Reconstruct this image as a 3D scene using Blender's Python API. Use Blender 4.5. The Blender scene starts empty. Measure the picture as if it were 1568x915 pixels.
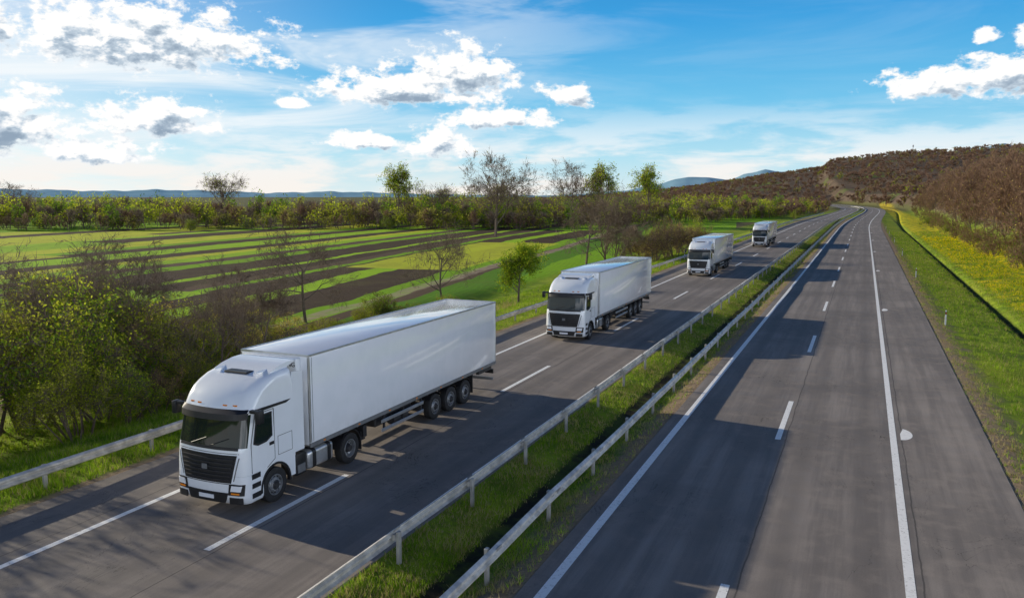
import bpy, bmesh, math, random
import numpy as np
from mathutils import Vector
rng=np.random.default_rng(7); random.seed(7)
scene=bpy.context.scene
R=math.radians
SUN_AZ=7.5; SUN_EL=17.0
# ------------------------------------------------------------------ node helpers
class NT:
    def __init__(s,nt): s.nt=nt; s.n=nt.nodes; s.l=nt.links
    def put(s,sock,v):
        if v is None: return
        if isinstance(v,bpy.types.NodeSocket): s.l.new(v,sock)
        elif isinstance(v,(tuple,list)):
            if len(v)==3 and len(sock.default_value)==4: v=(*v,1)
            sock.default_value=v
        else: sock.default_value=v
    def m(s,op,a,b=None,c=None,clamp=False):
        n=s.n.new('ShaderNodeMath'); n.operation=op; n.use_clamp=clamp
        s.put(n.inputs[0],a); s.put(n.inputs[1],b); s.put(n.inputs[2],c); return n.outputs[0]
    def v(s,op,a,b=None):
        n=s.n.new('ShaderNodeVectorMath'); n.operation=op
        s.put(n.inputs[0],a); s.put(n.inputs[1],b)
        return n.outputs['Value'] if op in('LENGTH','DOT_PRODUCT','DISTANCE') else n.outputs[0]
    def mix(s,f,a,b,mode='MIX'):
        n=s.n.new('ShaderNodeMixRGB'); n.blend_type=mode
        s.put(n.inputs[0],f); s.put(n.inputs[1],a); s.put(n.inputs[2],b); return n.outputs[0]
    def noise(s,vec,scale,detail=4,rough=.55,dist=0):
        n=s.n.new('ShaderNodeTexNoise'); s.put(n.inputs['Vector'],vec); n.inputs['Scale'].default_value=scale
        n.inputs['Detail'].default_value=detail; n.inputs['Roughness'].default_value=rough; n.inputs['Distortion'].default_value=dist
        return n.outputs[0]
    def mr(s,x,a,b,c=0,d=1,smooth=True):
        n=s.n.new('ShaderNodeMapRange'); n.interpolation_type='SMOOTHSTEP' if smooth else 'LINEAR'
        s.put(n.inputs[0],x); s.put(n.inputs[1],a); s.put(n.inputs[2],b); s.put(n.inputs[3],c); s.put(n.inputs[4],d); return n.outputs[0]
    def ramp(s,f,stops,const=False):
        n=s.n.new('ShaderNodeValToRGB'); cr=n.color_ramp
        if const: cr.interpolation='CONSTANT'
        while len(cr.elements)<len(stops): cr.elements.new(.5)
        for e,(p,c) in zip(cr.elements,stops): e.position=p
        for e,(p,c) in zip(cr.elements,stops): e.color=(*c,1)
        s.put(n.inputs[0],f); return n.outputs[0]
    def pos(s):
        return s.n.new('ShaderNodeNewGeometry').outputs['Position']
    def sep(s,v):
        n=s.n.new('ShaderNodeSeparateXYZ'); s.put(n.inputs[0],v); return n.outputs
    def comb(s,x,y,z):
        n=s.n.new('ShaderNodeCombineXYZ'); s.put(n.inputs[0],x); s.put(n.inputs[1],y); s.put(n.inputs[2],z); return n.outputs[0]
    def bump(s,h,strength=.5,dist=.05):
        n=s.n.new('ShaderNodeBump'); s.put(n.inputs['Height'],h); n.inputs['Strength'].default_value=strength; n.inputs['Distance'].default_value=dist
        return n.outputs[0]
def newmat(name):
    m=bpy.data.materials.new(name); m.use_nodes=True; T=NT(m.node_tree)
    b=m.node_tree.nodes['Principled BSDF']; return m,T,b
def simple(name,col,rough=.5,metal=0,coat=0,spec=.5,var=0,vscale=3,dirt=None):
    m,T,b=newmat(name)
    c=col
    if var>0:
        tc=T.n.new('ShaderNodeTexCoord').outputs['Object']
        n=T.noise(tc,vscale,5,.6)
        f=T.mr(n,.3,.7)
        c=T.mix(f,tuple(x*(1-var) for x in col),tuple(min(1,x*(1+var*.5)) for x in col))
        if dirt:
            z=T.sep(tc)[2]; n2=T.noise(tc,6,5,.7)
            d=T.m('MULTIPLY',T.mr(z,dirt[0],dirt[1],1,0),T.mr(n2,.3,.7,.3,1))
            c=T.mix(T.m('MULTIPLY',d,dirt[2]),c,(.10,.085,.07))
    T.put(b.inputs['Base Color'],c); b.inputs['Roughness'].default_value=rough; b.inputs['Metallic'].default_value=metal
    b.inputs['Coat Weight'].default_value=coat; b.inputs['Specular IOR Level'].default_value=spec
    return m
def leafmat(name,cols,trans=.45,nscale=.25,rough=.6):
    m=bpy.data.materials.new(name); m.use_nodes=True; T=NT(m.node_tree)
    for n in list(T.n):
        if n.type!='OUTPUT_MATERIAL': T.n.remove(n)
    out=T.n['Material Output']
    g=T.n.new('ShaderNodeNewGeometry')
    big=T.noise(g.outputs['Position'],nscale,2)
    f=T.m('ADD',T.m('MULTIPLY',g.outputs['Random Per Island'],.55),T.m('MULTIPLY',T.mr(big,.3,.7),.45))
    k=len(cols)
    c=T.ramp(f,[(i/(k-1) if k>1 else 0,c) for i,c in enumerate(cols)])
    d=T.n.new('ShaderNodeBsdfDiffuse'); t=T.n.new('ShaderNodeBsdfTranslucent'); mx=T.n.new('ShaderNodeMixShader')
    T.put(d.inputs[0],c); T.put(t.inputs[0],c); mx.inputs[0].default_value=trans
    T.l.new(d.outputs[0],mx.inputs[1]); T.l.new(t.outputs[0],mx.inputs[2]); T.l.new(mx.outputs[0],out.inputs[0])
    return m
# ------------------------------------------------------------------ mesh helpers
def np_mesh(name,V,faces,mats,smooth=False):
    me=bpy.data.meshes.new(name)
    V=np.asarray(V,dtype=np.float32)
    me.vertices.add(len(V)); me.vertices.foreach_set('co',V.ravel())
    tot=sum(f.size for f,_ in faces); npoly=sum(len(f) for f,_ in faces)
    me.loops.add(tot); me.polygons.add(npoly)
    me.loops.foreach_set('vertex_index',np.concatenate([f.ravel() for f,_ in faces]).astype(np.int32))
    ls=[];mi=[];o=0
    for f,m in faces:
        k=f.shape[1]; ls.append(o+np.arange(len(f))*k); o+=f.size
        mi.append(np.full(len(f),m) if np.isscalar(m) else m)
    me.polygons.foreach_set('loop_start',np.concatenate(ls).astype(np.int32))
    me.polygons.foreach_set('material_index',np.concatenate(mi).astype(np.int32))
    me.polygons.foreach_set('use_smooth',np.full(npoly,bool(smooth)))
    for m in mats: me.materials.append(m)
    me.update(calc_edges=True); me.validate()
    return me
def obj(name,me,parent=None,loc=(0,0,0)):
    o=bpy.data.objects.new(name,me); scene.collection.objects.link(o); o.location=loc
    if parent: o.parent=parent
    return o
class MB:
    def __init__(s): s.V=[];s.F=[];s.M=[]
    def add(s,V,F,mi):
        o=len(s.V); s.V+= [tuple(v) for v in V]; s.F+=[tuple(i+o for i in f) for f in F]
        s.M+= [mi]*len(F) if isinstance(mi,int) else list(mi)
    def box(s,x0,x1,y0,y1,z0,z1,mi,bev=0,seg=2):
        if bev<=0:
            V=[(x,y,z) for x in(x0,x1) for y in(y0,y1) for z in(z0,z1)]
            F=[(0,1,3,2),(4,6,7,5),(0,4,5,1),(2,3,7,6),(0,2,6,4),(1,5,7,3)]
            s.add(V,F,mi); return
        bm=bmesh.new(); bmesh.ops.create_cube(bm,size=1)
        for v in bm.verts: v.co=Vector(((x0+x1)/2+v.co.x*(x1-x0),(y0+y1)/2+v.co.y*(y1-y0),(z0+z1)/2+v.co.z*(z1-z0)))
        bmesh.ops.bevel(bm,geom=bm.edges[:],offset=bev,segments=seg,profile=.5,affect='EDGES')
        bm.verts.index_update(); s.add([v.co[:] for v in bm.verts],[[v.index for v in f.verts] for f in bm.faces],mi); bm.free()
    def cyl(s,p0,p1,r0,r1,mi,n=16,caps=True):
        p0=Vector(p0);p1=Vector(p1);d=(p1-p0).normalized(); a=d.orthogonal().normalized(); b=d.cross(a)
        V=[p0+(a*math.cos(t)+b*math.sin(t))*r0 for t in[2*math.pi*i/n for i in range(n)]]+[p1+(a*math.cos(t)+b*math.sin(t))*r1 for t in[2*math.pi*i/n for i in range(n)]]
        F=[(i,(i+1)%n,n+(i+1)%n,n+i) for i in range(n)]
        if caps: F+= [tuple(range(n-1,-1,-1)),tuple(range(n,2*n))]
        s.add(V,F,mi)
    def prism(s,pts,x0,x1,mi):
        n=len(pts); V=[(x0,y,z) for y,z in pts]+[(x1,y,z) for y,z in pts]
        F=[tuple(range(n)),tuple(range(2*n-1,n-1,-1))]+[(i,n+i,n+(i+1)%n,(i+1)%n) for i in range(n)]
        s.add(V,F,mi)
    def mesh(s,name,mats,angle=35):
        me=bpy.data.meshes.new(name); me.from_pydata(s.V,[],s.F)
        for m in mats: me.materials.append(m)
        for p,m in zip(me.polygons,s.M): p.material_index=m
        bm=bmesh.new(); bm.from_mesh(me); bmesh.ops.recalc_face_normals(bm,faces=bm.faces[:]); bm.to_mesh(me); bm.free()
        for p in me.polygons: p.use_smooth=True
        try: me.set_sharp_from_angle(angle=R(angle))
        except Exception: pass
        me.update(); return me
def ss(a,b,x):
    t=np.clip((x-a)/(b-a),0,1); return t*t*(3-2*t)
# ------------------------------------------------------------------ terrain functions
def cx(Y):
    Y=np.asarray(Y,float); return 7*ss(230,560,Y)-95*ss(560,1400,Y)
LE,LI,RI,RE=-21.3,-10.45,-6.65,4.5   # paved edges
RA=np.array([-180,-60,-30,-8.9,-6.6,-2.8,1.3,5.7,10.8,14.2,18,21,180.]); RH=np.array([30,60,80,80,78,75,71,54,28,16,5,0,0.])
def wob(x,y,s,seed):
    r=np.random.default_rng(seed); o=0
    for i in range(6):
        a=r.uniform(0,6.28); k=(1.6**i)/s*6.28; p=r.uniform(0,6.28)
        o=o+np.sin((x*np.cos(a)+y*np.sin(a))*k+p)/(1.5**i)
    return o/3
def height(s,Y):
    s=np.asarray(s,float);Y=np.asarray(Y,float); X=s+cx(Y)
    h=np.full(np.broadcast(s,Y).shape,-.05)
    med=(s>LI)&(s<RI)
    c=(LI+RI)/2
    h=np.where(med,-.02-.32*np.clip(1-np.abs(s-c)/1.6,0,1)+.02*wob(X,Y,3,3),h)
    left=-.03-1.95*ss(-23.6,-33,s)+ .10*wob(X,Y,14,1)*ss(-24,-30,s)-.9*np.exp(-((s+37.5)/2.2)**2)*ss(20,45,Y)*(1-ss(75,110,Y))
    h=np.where(s<LE,left,h)
    hill=ss(35,95,Y)
    right=-.03-.25*ss(4.7,6.5,s)-.25*ss(6.5,9.5,s)-.55*np.exp(-((s-10.4)/.45)**2)+.3*ss(11,14,s)+hill*(11*ss(17,34,s)+5*ss(34,160,s))+ .05*wob(X,Y,6,2)*ss(5,7,s)+1.0*hill*wob(X,Y,60,5)*ss(25,80,s)
    h=np.where(s>RE,right,h)
    d=np.hypot(X,Y); A=np.degrees(np.arctan2(-X,Y))
    R_=np.interp(A,RA,RH)
    far=R_*ss(800,1850,d)*(1+.10*wob(X,Y,900,8)*ss(900,1400,d))-25*ss(2000,3500,d)*(R_/130)
    corr=ss(8,120,np.abs(s+8.5)-14)*(1-ss(950,1200,Y))+ss(950,1200,Y)
    return h+far*corr
def geo(a,b,r):
    o=[a]; st=max(abs(a)*(r-1),.8)
    while o[-1]<b: o.append(o[-1]+st); st*=r
    return o
sl=[-v for v in geo(46,9500,1.045)][::-1]+list(np.arange(-45,-23.5,1.0))+[-23.2,-22.2,LE-.02,LE+.3,-16,LI-.3,LI+.02]+list(np.linspace(LI+.1,RI-.1,11))+[RI-.02,RI+.3,-1,RE-.3,RE+.02,5,5.7,6.5,7.5,8.6,9.3,9.7,10.0,10.2,10.4,10.6,10.8,11.1,11.6,12.5,13.5,15,17,19,21,23,25]+[v for v in geo(27,9500,1.045)]
yl=[-v for v in geo(6,1500,1.2)][::-1]+list(np.arange(-4,150,2.0))+geo(151,9500,1.022)
sl=np.array(sl);yl=np.array(yl)
S,Yg=np.meshgrid(sl,yl); Z=height(S,Yg); Xg=S+cx(Yg)
V=np.stack([Xg,Yg,Z],-1).reshape(-1,3); ns=len(sl);ny=len(yl)
I=(np.arange(ny-1)[:,None]*ns+np.arange(ns-1)[None,:]).ravel()
Q=np.stack([I,I+1,I+ns+1,I+ns],-1)
# ground material
m_ground,T,b=newmat('ground_mat')
P=T.pos(); x,y,z=T.sep(P)
n_big=T.noise(P,.06,3); n_mid=T.noise(P,.7,5,.6); n_fine=T.noise(P,6,5,.7)
gcol=T.mix(T.mr(n_mid,.3,.7),(.085,.17,.015),(.27,.40,.02))
gcol=T.mix(T.mr(n_big,.4,.65),gcol,T.mix(.5,gcol,(.44,.47,.04)))
gcol=T.mix(T.mr(n_fine,.42,.7),gcol,T.mix(.6,gcol,(.18,.15,.06)))
# fields
a=R(8.0)
warp=T.m('MULTIPLY',T.m('SUBTRACT',T.noise(P,.02,4),.5),9)
t=T.m('ADD',T.m('ADD',T.m('MULTIPLY',x,math.cos(a)),T.m('MULTIPLY',y,math.sin(a))),warp)
al=T.m('ADD',T.m('MULTIPLY',x,-math.sin(a)),T.m('MULTIPLY',y,math.cos(a)))
G1=(.24,.46,.012);G2=(.36,.60,.02);G3=(.12,.28,.015);B1=(.075,.048,.031);B2=(.13,.088,.058);YG=(.58,.62,.04);DT=(.42,.33,.23)
edges=[(-20,G1),(-27,G3),(-33.5,B2),(-35,G1),(-39,B1),(-47,G2),(-51,B1),(-57,G1),(-59,B2),(-62,B1),(-67,G2),(-69,B1),(-78,G1),(-82,B2),(-86,G2),(-91,YG),(-95,B1),(-101,G2),(-110,B1),(-117,G1),(-122,YG),(-136,B1),(-148,G2),(-155,B2),(-160,YG),(-180,B1),(-190,G2),(-205,G1)]
edges=[(-a_,c) for a_,c in edges]
tt=T.m('DIVIDE',T.m('MULTIPLY',t,-1),260)
seg=T.m('FLOOR',T.m('DIVIDE',T.m('ADD',al,T.m('MULTIPLY',T.m('FLOOR',T.m('DIVIDE',t,19)),37)),70))
wn=T.n.new('ShaderNodeTexWhiteNoise'); wn.noise_dimensions='2D'; T.put(wn.inputs['Vector'],T.comb(T.m('FLOOR',T.m('DIVIDE',t,19)),seg,0))
field=T.ramp(tt,[(e/260,c) for e,c in edges],True)
alt=T.ramp(wn.outputs[0],[(0,G1),(.70,YG),(.78,G2),(.84,B1),(.90,B2),(.95,YG)],True)
field=T.mix(T.m('MULTIPLY',T.m('GREATER_THAN',wn.outputs[0],.71),.92),field,alt)
rows=T.m('SINE',T.m('MULTIPLY',t,9.0))
field=T.mix(T.m('MULTIPLY',T.mr(rows,-1,1),.15),field,(.06,.06,.02))
field=T.mix(T.mr(T.noise(P,.18,6,.7),.45,.68,0,.6),field,T.mix(.5,field,(.15,.14,.04)))
track=T.m('ADD',t,T.m('MULTIPLY',T.m('SINE',T.m('MULTIPLY',al,.03)),1.5))
tm=T.m('MULTIPLY',T.mr(track,-36.9,-36.3),T.mr(track,-34.9,-34.3,1,0))
field=T.mix(T.m('MULTIPLY',tm,T.mr(n_mid,.3,.6,.3,.8)),field,DT)
xn=T.m('ADD',x,T.m('MULTIPLY',T.m('SUBTRACT',n_mid,.5),5))
c=T.mix(T.mr(xn,-37,-40.5),gcol,field)
c=T.mix(T.mr(y,420,620),c,(.13,.13,.05))
e1=T.mr(T.m('ADD',x,T.m('MULTIPLY',T.m('SUBTRACT',n_mid,.5),2.6)),5.0,6.3,1,0); e1=T.m('MULTIPLY',e1,T.m('GREATER_THAN',x,0))
e2=T.m('MULTIPLY',T.mr(T.m('ADD',x,T.m('MULTIPLY',T.m('SUBTRACT',n_mid,.5),1.2)),-22.0,-21.5),T.m('LESS_THAN',x,-15))
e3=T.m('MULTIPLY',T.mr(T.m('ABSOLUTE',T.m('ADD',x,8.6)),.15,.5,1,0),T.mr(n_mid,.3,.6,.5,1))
e4=T.m('MULTIPLY',T.mr(T.m('ADD',x,T.m('MULTIPLY',T.m('SUBTRACT',n_mid,.5),1.5)),-7.9,-7.1),T.m('LESS_THAN',x,-5))
near=T.mr(y,300,420,1,0)
soil=T.mix(n_fine,(.20,.14,.085),(.42,.32,.21))
c=T.mix(T.m('MULTIPLY',T.m('MAXIMUM',T.m('MAXIMUM',e1,e2),e4),near),c,soil)
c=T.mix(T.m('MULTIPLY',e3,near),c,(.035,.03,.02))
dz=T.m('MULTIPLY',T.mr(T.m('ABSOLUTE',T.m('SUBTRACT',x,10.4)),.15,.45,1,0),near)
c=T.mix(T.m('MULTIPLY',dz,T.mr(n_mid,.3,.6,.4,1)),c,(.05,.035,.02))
yb=T.m('MULTIPLY',T.m('MULTIPLY',T.mr(x,11.2,12.2),T.mr(x,18,22,1,0)),T.mr(n_mid,.42,.6))
c=T.mix(T.m('MULTIPLY',yb,.8),c,(.78,.58,.01))
hw=T.mr(z,1.2,4)
hn=T.noise(P,.010,5,.65); hn2=T.noise(P,.08,4,.7)
hc=T.ramp(hn,[(.3,(.09,.068,.05)),(.48,(.17,.125,.088)),(.56,(.14,.10,.068)),(.60,(.13,.17,.04)),(.66,(.22,.31,.055)),(.71,(.20,.155,.10))])
hc=T.mix(T.mr(hn2,.35,.65,0,.7),hc,(.08,.062,.048))
c=T.mix(hw,c,hc)
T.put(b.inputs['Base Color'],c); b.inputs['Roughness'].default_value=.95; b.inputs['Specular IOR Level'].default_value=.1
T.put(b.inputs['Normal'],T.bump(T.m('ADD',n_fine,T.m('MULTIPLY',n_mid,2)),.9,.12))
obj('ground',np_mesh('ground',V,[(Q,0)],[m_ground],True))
# ------------------------------------------------------------------ road
def asphalt(name,dark,light,bands,seams):
    m_,T,b=newmat(name)
    P=T.pos(); x,y,z=T.sep(P)
    str_=T.comb(x,T.m('MULTIPLY',y,.04),0)
    streak=T.noise(str_,1.8,6,.65); patch=T.noise(P,.12,4,.6); sp=T.noise(P,28,3,.8); mid=T.noise(P,1.3,5,.6)
    c=T.mix(T.mr(streak,.36,.64),dark,light)
    c=T.mix(T.mr(patch,.38,.62,0,.65),c,tuple(v*.80 for v in dark))
    c=T.mix(T.mr(mid,.45,.7,0,.35),c,tuple(v*1.15 for v in light))
    c=T.mix(T.mr(sp,.35,.7,0,.45),c,T.mix(.5,c,tuple(v*.4 for v in dark)))
    bs=None
    for x0 in bands:
        v=T.mr(T.m('ABSOLUTE',T.m('SUBTRACT',x,x0)),0,.55,1,0); bs=v if bs is None else T.m('MAXIMUM',bs,v)
    if bs is not None: c=T.mix(T.m('MULTIPLY',bs,T.mr(streak,.3,.7,.15,.5)),c,tuple(v*.60 for v in dark))
    w=T.m('ADD',x,T.m('MULTIPLY',T.m('SUBTRACT',T.noise(T.comb(0,y,0),.5,4),.5),.16))
    seam=None
    for x0 in seams:
        v=T.m('COMPARE',w,x0,.02); seam=v if seam is None else T.m('MAXIMUM',seam,v)
    ck=T.noise(T.v('MULTIPLY',P,(1,.45,1)),.55,6,.6,1.2)
    crk=T.m('MULTIPLY',T.m('COMPARE',ck,.5,.0022),T.mr(patch,.46,.56))
    if seam is not None: crk=T.m('MAXIMUM',seam,crk)
    c=T.mix(T.m('MULTIPLY',crk,.6),c,(.035,.032,.03))
    T.put(b.inputs['Base Color'],c); T.put(b.inputs['Roughness'],T.mr(mid,.3,.7,.68,.88)); b.inputs['Specular IOR Level'].default_value=.25
    T.put(b.inputs['Normal'],T.bump(sp,.4,.012)); return m_
m_road=asphalt('asphalt',(.205,.178,.158),(.315,.272,.238),(-17.4,-15.5,-13.7,-11.8,-5.2,-3.4,-1.5,.4),(-18.95,-14.35,-2.2,1.66))
m_shld=asphalt('asphalt_shoulder',(.225,.195,.172),(.345,.297,.256),(),())
yr=yl[yl<1050]; yr=yr[yr>-120]
def strip(s0,s1,z,ys):
    xx=np.array([s0,s1]); n=len(ys); X=xx[None,:]+cx(ys)[:,None]; Vv=np.stack([X,np.repeat(ys[:,None],2,1),np.full_like(X,z)],-1).reshape(-1,3)
    i=np.arange(n-1)*2; return Vv,np.stack([i,i+1,i+3,i+2],-1)
def roadmesh(s0,s1,sk0=.12,sk1=.12):
    cols=np.array([s0-sk0,s0,s1,s1+sk1]); zz=np.array([-.12,0,0,-.12])
    n=len(yr); X=cols[None,:]+cx(yr)[:,None]; Zz=np.repeat(zz[None,:],n,0)
    Vv=np.stack([X,np.repeat(yr[:,None],4,1),Zz],-1).reshape(-1,3)
    I=(np.arange(n-1)[:,None]*4+np.arange(3)[None,:]).ravel(); return Vv,np.stack([I,I+1,I+5,I+4],-1)
v1,q1=roadmesh(LE,LI); obj('road',np_mesh('road',v1,[(q1,0)],[m_road]))
v1,q1=roadmesh(RI,1.70,.12,.0); obj('road',np_mesh('road',v1,[(q1,0)],[m_road]))
v1,q1=roadmesh(1.70,RE,.0,.12); obj('road_shoulder',np_mesh('road_shoulder',v1,[(q1,0)],[m_shld]))
m_paint,T,b=newmat('road_paint'); P=T.pos(); n=T.noise(P,9,6,.75); n2=T.noise(P,.8,4)
c=T.mix(T.m('MULTIPLY',T.mr(n,.50,.70),T.mr(n2,.3,.6,.25,.9)),(.92,.90,.86),(.38,.35,.31)); T.put(b.inputs['Base Color'],c); b.inputs['Roughness'].default_value=.6
VV=[];FF=[];o=0
def addq(v,q):
    global o
    VV.append(v);FF.append(q+o);o+=len(v)
for s0,w in((-18.4,.20),(-10.9,.20),(-6.12,.24),(1.37,.22)):
    addq(*strip(s0-w/2,s0+w/2,.005,yr))
for s0,st in((-14.6,14.6-18*3),(-2.47,29.9-18*4)):
    for k in range(0,58):
        y0=st+18*k; ys=np.linspace(y0,y0+6,3); addq(*strip(s0-.10,s0+.10,.005,ys))
for k in range(-1,8):
    yc=32.4+36*k; n=12; th=np.linspace(-math.pi/2,math.pi/2,n)
    v=[(1.62+float(cx(yc)),yc,.005)]+[(1.62+.42*math.cos(t)+float(cx(yc)),yc+.8*math.sin(t),.005) for t in th]
    VV.append(np.array(v)); FF.append(np.array([(0,i+1,i+2,i+3) for i in range(0,n-2,2)])+o); o+=len(v)
obj('road_markings',np_mesh('road_markings',np.concatenate(VV),[(np.concatenate(FF).astype(int),0)],[m_paint]))
# ------------------------------------------------------------------ guardrails
m_galv=simple('galvanised_steel',(.62,.60,.56),.5,.25,var=.35,vscale=2.5,dirt=(.3,.7,.25))
m_post=simple('post_steel',(.42,.41,.39),.6,.25,var=.3,dirt=(-.2,.5,.5))
def guardrail(s0,side,y0,y1):
    B=MB(); prof=[(0,.43),(.075,.475),(.08,.53),(.02,.575),(.02,.605),(.08,.65),(.075,.705),(0,.75),(-.02,.755)]
    ys=np.arange(y0,y1+.1,4.0)
    rr=random.Random(int(s0*10))
    jit=[(rr.uniform(-.025,.025),rr.uniform(-.025,.025)) for _ in ys]
    Vv=[];F=[];k=len(prof)
    for yy,(jx,jz) in zip(ys,jit):
        for px,pz in prof: Vv.append((s0+float(cx(yy))+side*(px+.06)+jx,yy,pz+jz))
    for i in range(len(ys)-1):
        for j in range(k-1): F.append((i*k+j,i*k+j+1,(i+1)*k+j+1,(i+1)*k+j))
    B.add(Vv,F,0)
    for yy in ys[ys<320]:
        x0=s0+float(cx(yy)); a_=x0-side*.10
        B.box(min(a_,a_+side*.09),max(a_,a_+side*.09),yy-.06,yy+.06,-.5,.74,1,.008,1)
        a_=x0-side*.01; B.box(min(a_,a_+side*.085),max(a_,a_+side*.085),yy-.09,yy+.09,.52,.67,1,.006,1)
        c_=x0+side*.142; B.box(min(c_,c_+side*.01),max(c_,c_+side*.01),yy+.1,yy+.4,.64,.72,1)
    return obj('guardrail',B.mesh('guardrail',[m_galv,m_post],40))
guardrail(-9.95,-1,-20,700); guardrail(-7.5,1,-20,700); guardrail(-22.2,1,-20,420)
m_white=simple('marker_white',(.75,.75,.73),.5,var=.2); m_black=simple('black_plastic',(.02,.02,.022),.5,var=.3)
m_red=simple('reflector_red',(.5,.03,.02),.3)
B=MB(); B.prism([(-.06,0),(.06,0),(.06,.72),(-.06,.72)],-.045,.045,0); B.prism([(-.061,.72),(.061,.72),(.061,.92),(-.061,.92)],-.046,.046,1); B.prism([(-.06,.92),(.06,.92),(.03,1.02),(-.03,1.02)],-.045,.045,0)
B.box(-.03,.03,-.068,-.062,.76,.88,2)
mm=B.mesh('marker_post',[m_white,m_black,m_red])
for yy in(27,63,99,135,171,207,243): obj('roadside_marker_post',mm,loc=(5.55+float(cx(yy)),yy,float(height(5.55,yy))))
for yy in(41,77,113,149): obj('roadside_marker_post',mm,loc=(-22.7,yy,0))
# ------------------------------------------------------------------ truck
m_body=simple('truck_paint',(.86,.89,.92),.2,coat=.7,var=.03,vscale=1.2,dirt=(.2,1.2,.2))
m_box,T,b=newmat('trailer_panel'); tc=T.n.new('ShaderNodeTexCoord').outputs['Object']
n=T.noise(tc,1.1,5,.6); zz=T.sep(tc)[2]
c=T.mix(T.mr(n,.35,.7),(.88,.90,.94),(.83,.86,.90)); c=T.mix(T.m('MULTIPLY',T.mr(zz,1.1,1.9,1,0),T.mr(T.noise(tc,3,6,.7),.3,.7,.02,.22)),c,(.40,.37,.33))
T.put(b.inputs['Base Color'],c); b.inputs['Roughness'].default_value=.14; b.inputs['Specular IOR Level'].default_value=.9; b.inputs['Coat Weight'].default_value=.6
T.put(b.inputs['Normal'],T.bump(T.noise(tc,.8,2),.22,.06))
m_glass=simple('windscreen_glass',(.012,.020,.018),.04,spec=.5,coat=.0)
m_blk=simple('black_trim',(.012,.012,.014),.45,var=.3)
m_rub=simple('rubber',(.016,.016,.017),.75,var=.4,vscale=8)
m_rim=simple('wheel_rim',(.30,.31,.32),.4,.6,var=.3,vscale=6)
m_alu=simple('aluminium',(.60,.61,.62),.32,.75,var=.15)
m_chs=simple('chassis_paint',(.025,.025,.028),.6,var=.4)
m_lamp=simple('headlamp_lens',(.85,.87,.9),.08,coat=1)
m_amb=simple('amber_lens',(.80,.25,.02),.2)
m_gry=simple('grey_seal',(.16,.165,.17),.5,var=.2)
m_text=simple('dark_lettering',(.03,.03,.04),.5)
TM=[m_body,m_glass,m_blk,m_rub,m_rim,m_alu,m_chs,m_lamp,m_amb,m_gry,m_gry,m_red,m_box]
BODY,GL,BK,RB,RM,AL,CH,LP,AM,GR,IN,RD,BX=range(13)
LV=[(1.12,.0,1.245,.26),(1.3,.0,1.25,.28),(1.6,.015,1.25,.30),(1.82,.04,1.25,.32),(1.89,.055,1.25,.33),(2.78,.25,1.235,.36),(2.86,.25,1.232,.37),(2.98,.31,1.225,.38),(3.16,.40,1.215,.40),(3.34,.54,1.20,.42),(3.49,.76,1.18,.44),(3.62,1.05,1.15,.42),(3.70,1.4,1.11,.36),(3.74,1.8,1.05,.25),(3.75,2.05,1.0,.15)]
BULGE=.10
def plan(yf,w,r,yr):
    ys_=yf+BULGE+r
    side=[yr+(ys_-yr)*i/5 for i in range(6)]
    L=[(-w,v) for v in side]
    corner=[(-w+r-r*math.cos(t),ys_-r*math.sin(t)) for t in[math.pi/2*i/6 for i in range(1,6)]]
    fx=np.linspace(-(w-r),(w-r),13)
    front=[(x_,yf+BULGE*(abs(x_)/(w-r))**2.2) for x_ in fx]
    return L+corner+front+[(-a_,b_) for a_,b_ in corner[::-1]]+[(w,v) for v in side[::-1]]
def interp(z,k): return float(np.interp(z,[l[0] for l in LV],[l[k] for l in LV]))
def frontY(x,z):
    yf=interp(z,1);w=interp(z,2);r=interp(z,3); a_=abs(x)
    if a_<=w-r: return yf+BULGE*(a_/(w-r))**2.2
    t=min(1,(a_-(w-r))/r); return yf+BULGE+r*(1-math.sqrt(max(0,1-t*t)))
B=MB()
YR=2.28
rings=[plan(l[1],l[2],l[3],max(YR,l[1]+BULGE+l[3]+.02)) for l in LV]; n=len(rings[0])
Vv=[(p[0],p[1],l[0]) for l,rg in zip(LV,rings) for p in rg]
F=[];M=[]
for i in range(len(LV)-1):
    for j in range(n-1):
        F.append((i*n+j,i*n+j+1,(i+1)*n+j+1,(i+1)*n+j))
        M.append(GL if (LV[i][0]==1.89 and 7<=j<=n-9) else BODY)
    F.append((i*n+n-1,i*n,(i+1)*n,(i+1)*n+n-1)); M.append(BK if i<5 else BODY)
F.append(tuple((len(LV)-1)*n+j for j in range(n))); M.append(BODY)
B.add(Vv,F,M)
lv2=[(.30,.12,1.19,.22),(.38,.04,1.235,.25),(.5,.0,1.245,.26),(.9,-.01,1.25,.26),(1.115,.0,1.245,.26)]
r2=[plan(l[1],l[2],l[3],.86) for l in lv2]
Vv=[(p[0],p[1],l[0]) for l,rg in zip(lv2,r2) for p in rg]; F=[]
for i in range(4):
    for j in range(n): F.append((i*n+j,i*n+(j+1)%n,(i+1)*n+(j+1)%n,(i+1)*n+j))
F.append(tuple(range(n))); F.append(tuple(4*n+j for j in range(n))); B.add(Vv,F,BODY)
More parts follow.
